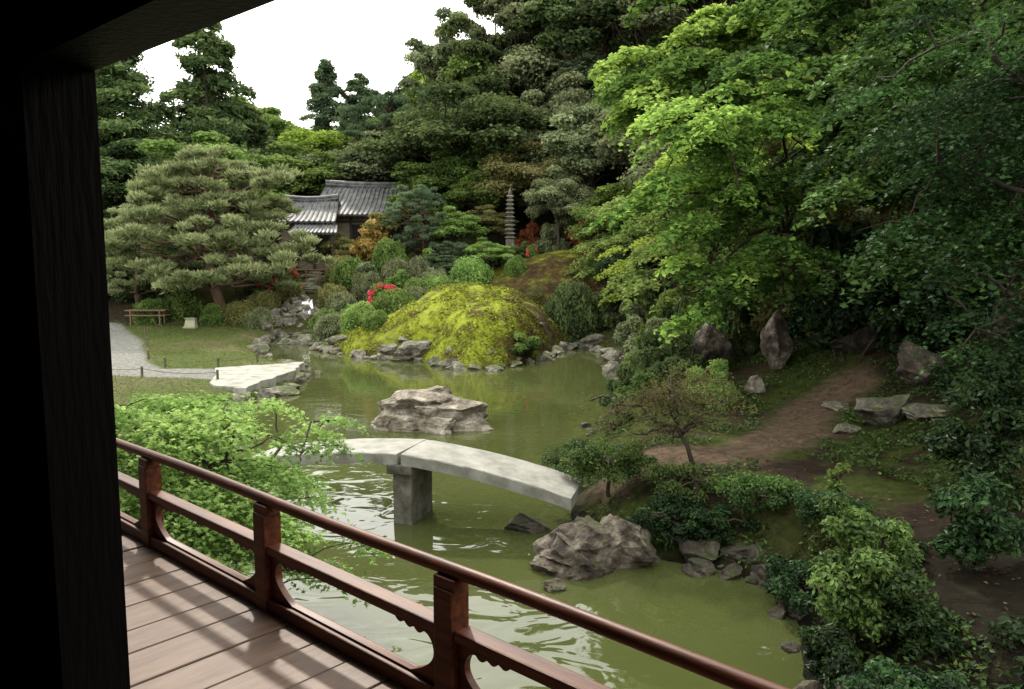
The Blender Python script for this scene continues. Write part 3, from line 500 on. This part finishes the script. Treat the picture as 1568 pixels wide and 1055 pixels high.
bush('broadleaf_shrub',2.95,6.5,.95,(.44,.44,.6),40,.12,.2,.055,340,LNR,.2,.65);bush('broadleaf_shrub',3.4,6.1,.5,(.4,.4,.3),24,.1,.18,.055,220,LVD,.4)
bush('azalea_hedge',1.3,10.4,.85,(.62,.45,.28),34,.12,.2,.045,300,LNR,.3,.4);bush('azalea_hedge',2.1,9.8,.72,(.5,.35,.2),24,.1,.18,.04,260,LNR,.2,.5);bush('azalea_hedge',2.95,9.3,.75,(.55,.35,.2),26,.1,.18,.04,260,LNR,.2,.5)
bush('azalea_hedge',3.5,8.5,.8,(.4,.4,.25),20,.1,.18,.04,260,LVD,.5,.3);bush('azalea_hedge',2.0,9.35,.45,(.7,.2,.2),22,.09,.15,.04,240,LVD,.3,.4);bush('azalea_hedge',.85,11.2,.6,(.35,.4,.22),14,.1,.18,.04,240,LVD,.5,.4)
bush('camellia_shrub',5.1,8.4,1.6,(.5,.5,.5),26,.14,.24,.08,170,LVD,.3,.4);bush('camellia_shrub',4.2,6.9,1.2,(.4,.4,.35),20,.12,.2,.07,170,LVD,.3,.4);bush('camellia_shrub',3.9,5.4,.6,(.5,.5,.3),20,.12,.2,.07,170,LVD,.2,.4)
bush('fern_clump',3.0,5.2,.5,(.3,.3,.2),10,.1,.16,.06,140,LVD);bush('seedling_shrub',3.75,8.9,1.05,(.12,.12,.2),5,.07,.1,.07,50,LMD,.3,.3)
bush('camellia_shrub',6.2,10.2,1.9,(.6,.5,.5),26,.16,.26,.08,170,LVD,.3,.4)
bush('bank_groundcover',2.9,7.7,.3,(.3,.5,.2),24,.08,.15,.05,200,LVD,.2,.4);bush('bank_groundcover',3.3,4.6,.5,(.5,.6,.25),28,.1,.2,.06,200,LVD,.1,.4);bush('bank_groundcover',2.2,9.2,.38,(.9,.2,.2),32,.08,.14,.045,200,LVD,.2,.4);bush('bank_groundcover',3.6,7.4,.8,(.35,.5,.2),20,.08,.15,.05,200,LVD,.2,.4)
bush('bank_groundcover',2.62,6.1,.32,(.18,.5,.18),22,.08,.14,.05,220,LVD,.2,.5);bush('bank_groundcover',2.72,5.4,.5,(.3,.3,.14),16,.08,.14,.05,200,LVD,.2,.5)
mb=MB();n=80000
x=rng.uniform(.6,9,n);y=rng.uniform(4,20,n);z=ground(x,y);dd=pdist(x,y,POND);q=fbm(x*1.6,y*1.6,31);pp=np.minimum(ldist(x,y,PATH),ldist(x,y,PATH2)*1.2)
kk=(dd>.1)&(q>.45)&(pp>.65);C=np.stack([x,y,z+.02+.06*rng.random(n)],1)[kk];leaves(mb,C,np.array([0,0,1.])+.7*rng.normal(size=(len(C),3)),.06,.035,0,np.clip(.3+.25*rng.normal(size=len(C)),0,1))
n=20000;x=rng.uniform(-7,3,n);y=rng.uniform(24.8,33.5,n);z=ground(x,y);q=fbm(x*1.4,y*1.4,77)
kk=(pdist(x,y,POND)>.15)&(q>.46);C=np.stack([x,y,z+.01+.03*rng.random(n)],1)[kk];leaves(mb,C,np.array([0,0,1.])+.7*rng.normal(size=(len(C),3)),.09,.055,1,np.clip(.45+.3*rng.normal(size=len(C))-.3*(C[:,0]>.2),0,1))
n=50000;x=rng.uniform(-19,-5.5,n);y=rng.uniform(9,36,n);z=ground(x,y)
kk=(pdist(x,y,POND)>.1)&(pdist(x,y,GRAVEL)>.05)&(pdist(x,y,SLAB)>.05);C=np.stack([x,y,z+.02],1)[kk];D=np.array([0,0,1.])+.7*rng.normal(size=(len(C),3));leaves(mb,C,D,.07,.018,2,np.clip(.5+.2*rng.normal(size=len(C)),0,1),T=D)
mb.obj('ground_cover',[LNR,leaf_mat('moss_tuft',(.06,.065,.012),(.18,.22,.025),(.33,.38,.05),.2),leaf_mat('grass_blade',(.06,.085,.02),(.12,.155,.045),(.18,.215,.07),.2)])
n=2600;x=rng.uniform(1,8,n);y=rng.uniform(4,16,n);z=ground(x,y);kk=(pdist(x,y,POND)>.3)
mb=MB();leaves(mb,np.stack([x,y,z+.015],1)[kk],np.array([0,0,1.])+.25*rng.normal(size=(kk.sum(),3)),.045,.028,0,rng.random(kk.sum()));mb.obj('fallen_leaves',[leaf_mat('dry_leaf',(.04,.02,.01),(.08,.045,.022),(.17,.115,.06),.1)])
# ------------------------------------------------------------ lawn features
mb=MB();S=SLAB;n=len(S)
fine=[];
for i in range(n):
    a,b_=S[i],S[(i+1)%n]
    for j in range(8): fine.append(a+(b_-a)*j/8+rng.normal(size=2)*.05)
S=np.array(fine);n=len(S);top=[(x,y,.34) for x,y in S];bot=[(x+rng.normal()*.04,y+rng.normal()*.04,-.1) for x,y in S];mb.add(top,[tuple(range(n))[::-1]])
mb.add(top+bot,[(i,(i+1)%n,n+(i+1)%n,n+i) for i in range(n)]);mb.obj('stone_landing',[noise_mat('pale_gravel',(.15,.145,.115),(.25,.245,.215),2.5,.9,.4,60,(.31,.305,.28),bdist=.01)])
mb=MB();st=[(-14.9,32.2),(-13.2,28.6),(-11.5,25),(-10.2,23.2),(-8.6,23.1),(-7.9,24.5),(-7.6,26.2)];st2=[(-11.9,22.0),(-10,21.3),(-7.7,20.6)]
for Q in (st,st2):
    pr=None
    for x,y in Q:
        z=gz(x,y);tube(mb,[(x,y,z-.1),(x,y,z+.3)],.035,8);p=(x,y,z+.24)
        if pr:
            t=np.linspace(0,1,8)[:,None];P_=np.array(pr)*(1-t)+np.array(p)*t;P_[:,2]-=.08*np.sin(t[:,0]*np.pi);tube(mb,P_,.008,5)
        pr=p
mb.obj('rope_fence',[noise_mat('dark_bamboo',(.05,.045,.03),(.12,.10,.06),10)])
wood=noise_mat('weathered_wood',(.10,.06,.035),(.20,.13,.08),6,.8,.3,stretch=(1,8,8))
mb=MB();z=gz(-16.3,35.5)
for x in (-16.95,-15.65):
    for y in (35.3,35.75): tube(mb,[(x,y,z-.1),(x,y,z+.66)],.04,8)
for h in (.62,.4): 
    for y in (35.3,35.75): tube(mb,[(-17.2,y,z+h),(-15.4,y,z+h)],.03,8)
for y in (35.36,35.47,35.58,35.69): box(mb,(-16.3,y,z+.64),(1.75,.08,.03))
mb.obj('bamboo_bench',[wood])
mb=MB();z=gz(-14.,34.6);V=np.array([(-.24,-.2,0),(.24,-.2,0),(.24,.2,0),(-.24,.2,0),(-.2,-.05,.42),(.2,-.05,.42),(.2,.12,.42),(-.2,.12,.42)]);mb.add(V+np.array([-14.,34.6,z]),BOXF);box(mb,(-14,34.6,z+.44),(.46,.26,.03));box(mb,(-14,34.38,z+.06),(.52,.03,.06));mb.obj('notice_box',[noise_mat('cream_paint',(.28,.28,.18),(.36,.36,.25),5)])
mb=MB()
for i in range(9):
    t=i/8;x=-10.15-.5*t;y=39.6+t*3.4;V,F_=rock_v(3,(.62+.1*rng.random(),.26,.08),100+i,12,rng.normal()*.08,.03);mb.add(V+np.array([x,y,gz(x,y)+.03]),F_)
mb.obj('stone_steps',[ROCK])
# ------------------------------------------------------------ stone bridge
br=empty('stone_bridge')
Lp,Cp,Rp=np.array([-3.75,11.55]),np.array([-1.36,10.68]),np.array([.85,10.1])
def slab(name,a,b,za,zb,w=.45,th=.15,lift=.06):
    mb=MB();d=unit(b-a);s=np.array([-d[1],d[0]]);n=14;V=[]
    for i in range(n+1):
        t=i/n;p=a+(b-a)*t;z=za+(zb-za)*t+lift*4*t*(1-t);e=.012
        for (o_,dz) in ((-w,-.012),(-w+e,0),(w-e,0),(w,-.012),(w,-th),(-w,-th)):
            j=rng.normal()*.004;V.append((*(p+s*(o_+j)),z+dz+rng.normal()*.002))
    F_=[(i*6+j,i*6+(j+1)%6,i*6+6+(j+1)%6,i*6+6+j) for i in range(n) for j in range(6)]
    mb.add(V,np.array(F_)[:,::-1]);mb.add(V[:6],[(0,1,2,3,4,5)]);mb.add(V[-6:],[(5,4,3,2,1,0)]);return mb.obj(name,[GRAN],parent=br)
d0=unit(Cp-Lp);slab('slab_left',Lp,Cp-d0*.008,.66,.98);d1=unit(Rp-Cp);slab('slab_right',Cp+d1*.008,Rp,.98,.56)
mb=MB();rz=-.3
box(mb,(Cp[0],Cp[1],.765),(.36,.92,.13),rz=rz);box(mb,(Cp[0],Cp[1],.05),(.27,.72,1.3),rz=rz)
ob=mb.obj('pier',[GRAND],parent=br);bv=ob.modifiers.new('b','BEVEL');bv.width=.015;bv.segments=2
# ------------------------------------------------------------ stone pagoda
mb=MB();x,y=-.1,39.6;z=gz(x,y);zz=z-.1
box(mb,(x,y,zz+.35),(.8,.8,.7));zz+=.7;box(mb,(x,y,zz+.25),(.42,.42,.5));zz+=.5
for i in range(11):
    w=.58-.018*i;q=w/2;V=np.array([(-q,-q,.06),(q,-q,.06),(q,q,.06),(-q,q,.06),(-q*.55,-q*.55,.15),(q*.55,-q*.55,.15),(q*.55,q*.55,.15),(-q*.55,q*.55,.15)])
    box(mb,(x,y,zz+.05),(w*.6,w*.6,.1));mb.add(V+np.array([x,y,zz+.02]),BOXF);zz+=.20
tube(mb,[(x,y,zz),(x,y,zz+.12),(x,y,zz+.2),(x,y,zz+.3)],[.09,.1,.05,.02],8);mb.obj('stone_pagoda',[GRAND])
# ------------------------------------------------------------ teahouse
house=empty('teahouse');TILE=noise_mat('roof_tile',(.03,.03,.033),(.085,.085,.088),3,.6,.2,c3=(.14,.14,.14));PL=noise_mat('plaster',(.13,.105,.07),(.20,.17,.12),2,.9,.1)
DW=noise_mat('dark_timber',(.02,.014,.01),(.05,.035,.022),6,.7,.2,stretch=(1,1,.2));SHJ=noise_mat('interior_dark',(.008,.007,.006),(.014,.012,.01),3)
def roof(name,r0,r1,e0,e1,sag=.12,pitch=.27):
    r0,r1,e0,e1=[np.array(v,float) for v in (r0,r1,e0,e1)];nr=max(4,int(np.linalg.norm(e1-e0)/pitch));nu=nr*8;nv=14
    nrm=unit(np.cross(e1-e0,r0-e0));nrm=nrm if nrm[2]>0 else -nrm;U,Vv=np.meshgrid(np.linspace(0,1,nu+1),np.linspace(0,1,nv+1))
    T=(r0*(1-U[...,None])+r1*U[...,None]);E=(e0*(1-U[...,None])+e1*U[...,None]);Pp=T*(1-Vv[...,None])+E*Vv[...,None]
    off=.055*np.maximum(0,np.cos(U*nr*2*np.pi))+.03*((Vv*nv*.999)%1);Pp=Pp+nrm*off[...,None];Pp[...,2]-=sag*np.sin(Vv*np.pi)
    mb=MB();w=nu+1;I=(np.arange(nv)[:,None]*w+np.arange(nu)[None]);F_=np.stack([I,I+1,I+w+1,I+w],-1).reshape(-1,4);mb.add(Pp.reshape(-1,3),F_,smooth=False)
    P2=Pp-nrm*.14;mb.add(P2.reshape(-1,3),F_[:,::-1]);mb.add(np.concatenate([Pp[-1],P2[-1]]),[(i,i+1,w+i+1,w+i) for i in range(nu)])
    for c_ in (0,-1):
        mb.add(np.concatenate([Pp[:,c_],P2[:,c_]]),[(i,i+1,nv+1+i+1,nv+1+i) for i in range(nv)])
    mb.obj(name,[TILE],parent=house)
def ridge(name,a,b,r=.13):
    mb=MB();a=np.array(a,float);b=np.array(b,float);t=np.linspace(0,1,9)[:,None];P_=a+(b-a)*t;P_[:,2]+=.16+.12*(2*t[:,0]-1)**2
    tube(mb,P_,r,8);P_=P_-np.array([0,0,.14]);tube(mb,P_,r*1.3,4);mb.obj(name,[TILE],parent=house)
roof('main_roof_front',(-10.9,47.4,7.5),(-4.6,47.9,7.5),(-11.3,44.4,5.75),(-4.2,44.9,5.75));roof('main_roof_rear',(-10.9,47.4,7.5),(-4.6,47.9,7.5),(-11.3,50.4,5.75),(-4.2,50.9,5.75));ridge('main_ridge',(-10.9,47.4,7.5),(-4.6,47.9,7.5))
roof('side_roof_front',(-12.7,45.2,6.5),(-9.7,45.2,6.55),(-13.1,42.9,5.3),(-9.4,42.9,5.3));roof('side_roof_rear',(-12.7,45.2,6.5),(-9.7,45.2,6.55),(-13.1,47.5,5.3),(-9.4,47.5,5.3));ridge('side_ridge',(-12.7,45.2,6.5),(-9.7,45.2,6.55),.11)
roof('porch_roof',(-11.5,42.9,5.12),(-9.3,42.9,5.12),(-11.7,41.9,4.68),(-9.1,41.9,4.68),.04,.2)
mb=MB();box(mb,(-7.7,47.8,4.3),(6.,4.6,3.2),0);box(mb,(-11.2,45.4,4.05),(2.8,3.6,2.6),0)
mb.add([(-11.0,45.,5.8),(-11.0,50,5.8),(-11.0,47.5,7.35)],[(0,1,2)],0);mb.add([(-12.6,43.5,5.3),(-12.6,47,5.3),(-12.6,45.2,6.4)],[(0,1,2)],0)
mb.obj('walls',[PL],parent=house)
mb=MB()
for x in (-12.6,-11.7,-10.75,-9.8): box(mb,(x,43.57,4.),(.14,.14,2.6))
for x in (-10.6,-9.1,-7.6,-6.1,-4.8): box(mb,(x,45.46,4.4),(.14,.1,3.0))
for z in (3.35,4.95): box(mb,(-11.2,43.57,z),(2.9,.1,.12))
for z in (3.6,5.4): box(mb,(-7.7,45.47,z),(6.,.08,.12))
for x in (-11.4,-9.4): box(mb,(x,42.1,3.8),(.13,.13,1.9))
box(mb,(-10.4,42.1,4.66),(2.3,.1,.1));mb.obj('timber_frame',[DW],parent=house)
mb=MB();box(mb,(-10.8,43.575,4.1),(1.7,.04,1.5));box(mb,(-8.4,45.49,4.5),(1.3,.03,1.5));box(mb,(-6.9,45.49,4.5),(1.3,.03,1.5));mb.obj('openings',[SHJ],parent=house)
mb=MB();z=gz(-10.2,41)
for x in (-11.3,-10.6,-9.9,-9.2): tube(mb,[(x,41.1,z-.1),(x,41.1,z+.75)],.04,7)
for h in (.7,.4): tube(mb,[(-11.4,41.1,z+h),(-9.1,41.1,z+h)],.03,7)
mb.obj('wooden_garden_fence',[wood])
# ------------------------------------------------------------ veranda
FL=2.1;OX,OY=-1.87,4.01;RZ=math.atan2(-.670,.742)
RED=noise_mat('rail_wood',(.036,.010,.005),(.095,.027,.012),5,.45,.12,40,(.16,.05,.024),stretch=(.6,6,6),spec=.3,bdist=.006)
DECK=noise_mat('deck_board',(.080,.042,.027),(.135,.077,.050),3,.5,.12,30,(.18,.108,.074),stretch=(7,1,1),spec=.3,bdist=.004)
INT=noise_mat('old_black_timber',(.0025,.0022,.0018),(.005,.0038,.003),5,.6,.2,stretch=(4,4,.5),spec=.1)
rail=empty('veranda_railing',(OX,OY,FL),RZ);posts=[-3.375+1.125*i for i in range(9)]
mb=MB();t=np.linspace(-4,6,60);tube(mb,np.stack([t,0*t,np.full(60,.475)+.004*np.sin(t*3)],1),.024,14);mb.obj('handrail',[RED],parent=rail)
mb=MB()
for x in posts:
    box(mb,(x,0,.17),(.085,.085,.5));box(mb,(x,0,.395),(.06,.06,.06));box(mb,(x,0,.435),(.10,.07,.045))
ob=mb.obj('posts',[RED],parent=rail);bv=ob.modifiers.new('b','BEVEL');bv.width=.006;bv.segments=2
mb=MB()
for a_,b_ in zip(posts[:-1],posts[1:]):
    L=b_-a_-.087;cx=(a_+b_)/2;box(mb,(cx,0,.272),(L,.07,.034));box(mb,(cx,0,.03),(L,.07,.055))
ob=mb.obj('rails',[RED],parent=rail);bv=ob.modifiers.new('b','BEVEL');bv.width=.006;bv.segments=2
for i,(a_,b_) in enumerate(zip(posts[:-1],posts[1:])):
    cu=bpy.data.curves.new('panel','CURVE');cu.dimensions='2D';cu.fill_mode='BOTH';cu.extrude=.013
    x0,x1=a_+.044,b_-.044;z0,z1=.058,.254
    def spl(Pq):
        s_=cu.splines.new('POLY');s_.points.add(len(Pq)-1);s_.use_cyclic_u=True
        for p_,q_ in zip(s_.points,Pq): p_.co=(q_[0],q_[1],0,1)
    spl([(x0,z0),(x1,z0),(x1,z1),(x0,z1)])
    half=[];xc=(x0+x1)/2;xe=x0+.03
    for u in np.linspace(0,1,9): half.append((xe+.12*(1-u)**2,z0+.008+u*.1))
    for u in np.linspace(0,1,8)[1:]: a=u*math.pi/2;half.append((xe+.05*(1-math.cos(a)),z0+.108+.062*math.sin(a)))
    xx=xe+.05
    for j in range(3):
        for u in np.linspace(0,1,6)[1:]: half.append((xx+.05*u,z0+.170-.014*math.sin(u*math.pi)+.004*j))
        xx+=.05
    P_=half+[(2*xc-x,z) for x,z in half[::-1]];spl(P_)
    o_=bpy.data.objects.new('tmp',cu);COL.objects.link(o_);dg=bpy.context.evaluated_depsgraph_get();me=bpy.data.meshes.new_from_object(o_.evaluated_get(dg));bpy.data.objects.remove(o_)
    me.materials.clear();me.materials.append(RED);p=bpy.data.objects.new('carved_panel_%d'%i,me);p.rotation_euler=(math.pi/2,0,0);COL.objects.link(p);p.parent=rail
deck=empty('veranda_deck',(OX,OY,FL),RZ);mb=MB();x=-5
while x<7:
    w=rng.uniform(.19,.24);box(mb,(x+w/2,-.535,-.02+rng.normal()*.0012),(w-.006,1.17,.04));x+=w
ob=mb.obj('boards',[DECK],parent=deck);bv=ob.modifiers.new('b','BEVEL');bv.width=.004
mb=MB();box(mb,(1,.075,-.035),(12,.045,.06));box(mb,(1,-.02,-.16),(12,.1,.22))
for x in np.arange(-4.5,7,2.25): box(mb,(x,-.05,-1.35),(.16,.16,2.1));box(mb,(x,-.6,-.16),(.1,1.0,.16))
mb.obj('edge_beam_and_posts',[DECK],parent=deck)
hall=empty('temple_hall',(OX,OY,FL),RZ);mb=MB()
box(mb,(2.31,-1.14,1.2),(.16,.13,2.8))
box(mb,(-1.4,-1.16,1.25),(7.2,.06,2.7))
box(mb,(5.4,-1.14,1.2),(.16,.13,2.8));box(mb,(6.3,-1.16,1.25),(1.6,.06,2.7))
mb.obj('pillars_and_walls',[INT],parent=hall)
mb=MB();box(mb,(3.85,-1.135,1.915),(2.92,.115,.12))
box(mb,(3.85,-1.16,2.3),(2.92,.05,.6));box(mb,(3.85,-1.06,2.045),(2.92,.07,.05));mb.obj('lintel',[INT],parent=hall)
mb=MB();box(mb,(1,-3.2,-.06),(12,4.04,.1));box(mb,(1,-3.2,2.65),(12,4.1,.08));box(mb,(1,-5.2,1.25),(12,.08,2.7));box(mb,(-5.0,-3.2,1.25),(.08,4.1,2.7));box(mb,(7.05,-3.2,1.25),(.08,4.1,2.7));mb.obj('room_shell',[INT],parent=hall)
mb=MB();V=np.array([(-6,.05,2.65),(8,.05,2.65),(8,-1.3,2.95),(-6,-1.3,2.95),(-6,.05,2.77),(8,.05,2.77),(8,-1.3,3.07),(-6,-1.3,3.07)]);mb.add(V,BOXF);V2=V.copy();V2[:,1]=[-1.3,-1.3,-3.2,-3.2]*2;V2[:,2]=[2.95,2.95,4,4,3.07,3.07,4.15,4.15];mb.add(V2,BOXF);V3=V2.copy();V3[:,1]=-6.4-V2[:,1];mb.add(V3,BOXF);V3=V.copy();V3[:,1]=-6.4-V[:,1];mb.add(V3,BOXF)
for x in np.arange(-5.8,8,.45): box(mb,(x,-.6,2.74),(.06,1.25,.07))
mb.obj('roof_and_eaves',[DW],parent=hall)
# ------------------------------------------------------------ light
w=bpy.data.worlds.new('World');scene.world=w;w.use_nodes=True;nt=w.node_tree;nt.nodes.clear();k=nt.links.new
el=math.radians(43);S=Vector((-.22*math.cos(el),.975*math.cos(el),math.sin(el))).normalized();el=math.asin(S.z);az=math.atan2(S.x,S.y)
sk=nt.nodes.new('ShaderNodeTexSky');sk.sky_type='NISHITA';sk.sun_disc=False;sk.sun_elevation=el;sk.sun_rotation=az;sk.dust_density=3;sk.air_density=1.2
mx=nt.nodes.new('ShaderNodeMix');mx.data_type='RGBA';mx.inputs[0].default_value=.85;mx.inputs[7].default_value=(24.6,24.6,22.8,1);k(sk.outputs[0],mx.inputs[6])
bg=nt.nodes.new('ShaderNodeBackground');bg.inputs[1].default_value=.145;k(mx.outputs[2],bg.inputs[0]);o=nt.nodes.new('ShaderNodeOutputWorld');k(bg.outputs[0],o.inputs[0])
L=bpy.data.lights.new('sun','SUN');L.energy=4.2;L.angle=math.radians(2.5);L.color=(1,.94,.82);lo=bpy.data.objects.new('sun',L);lo.rotation_euler=S.to_track_quat('Z','Y').to_euler();COL.objects.link(lo)
cam=bpy.data.cameras.new('camera');cam.lens=28;cam.sensor_width=36;cam.clip_end=3000;cam.clip_start=.05;co=bpy.data.objects.new('camera',cam);co.location=(0,0,3.6);co.rotation_euler=(math.radians(90-6.5),0,0);COL.objects.link(co);scene.camera=co
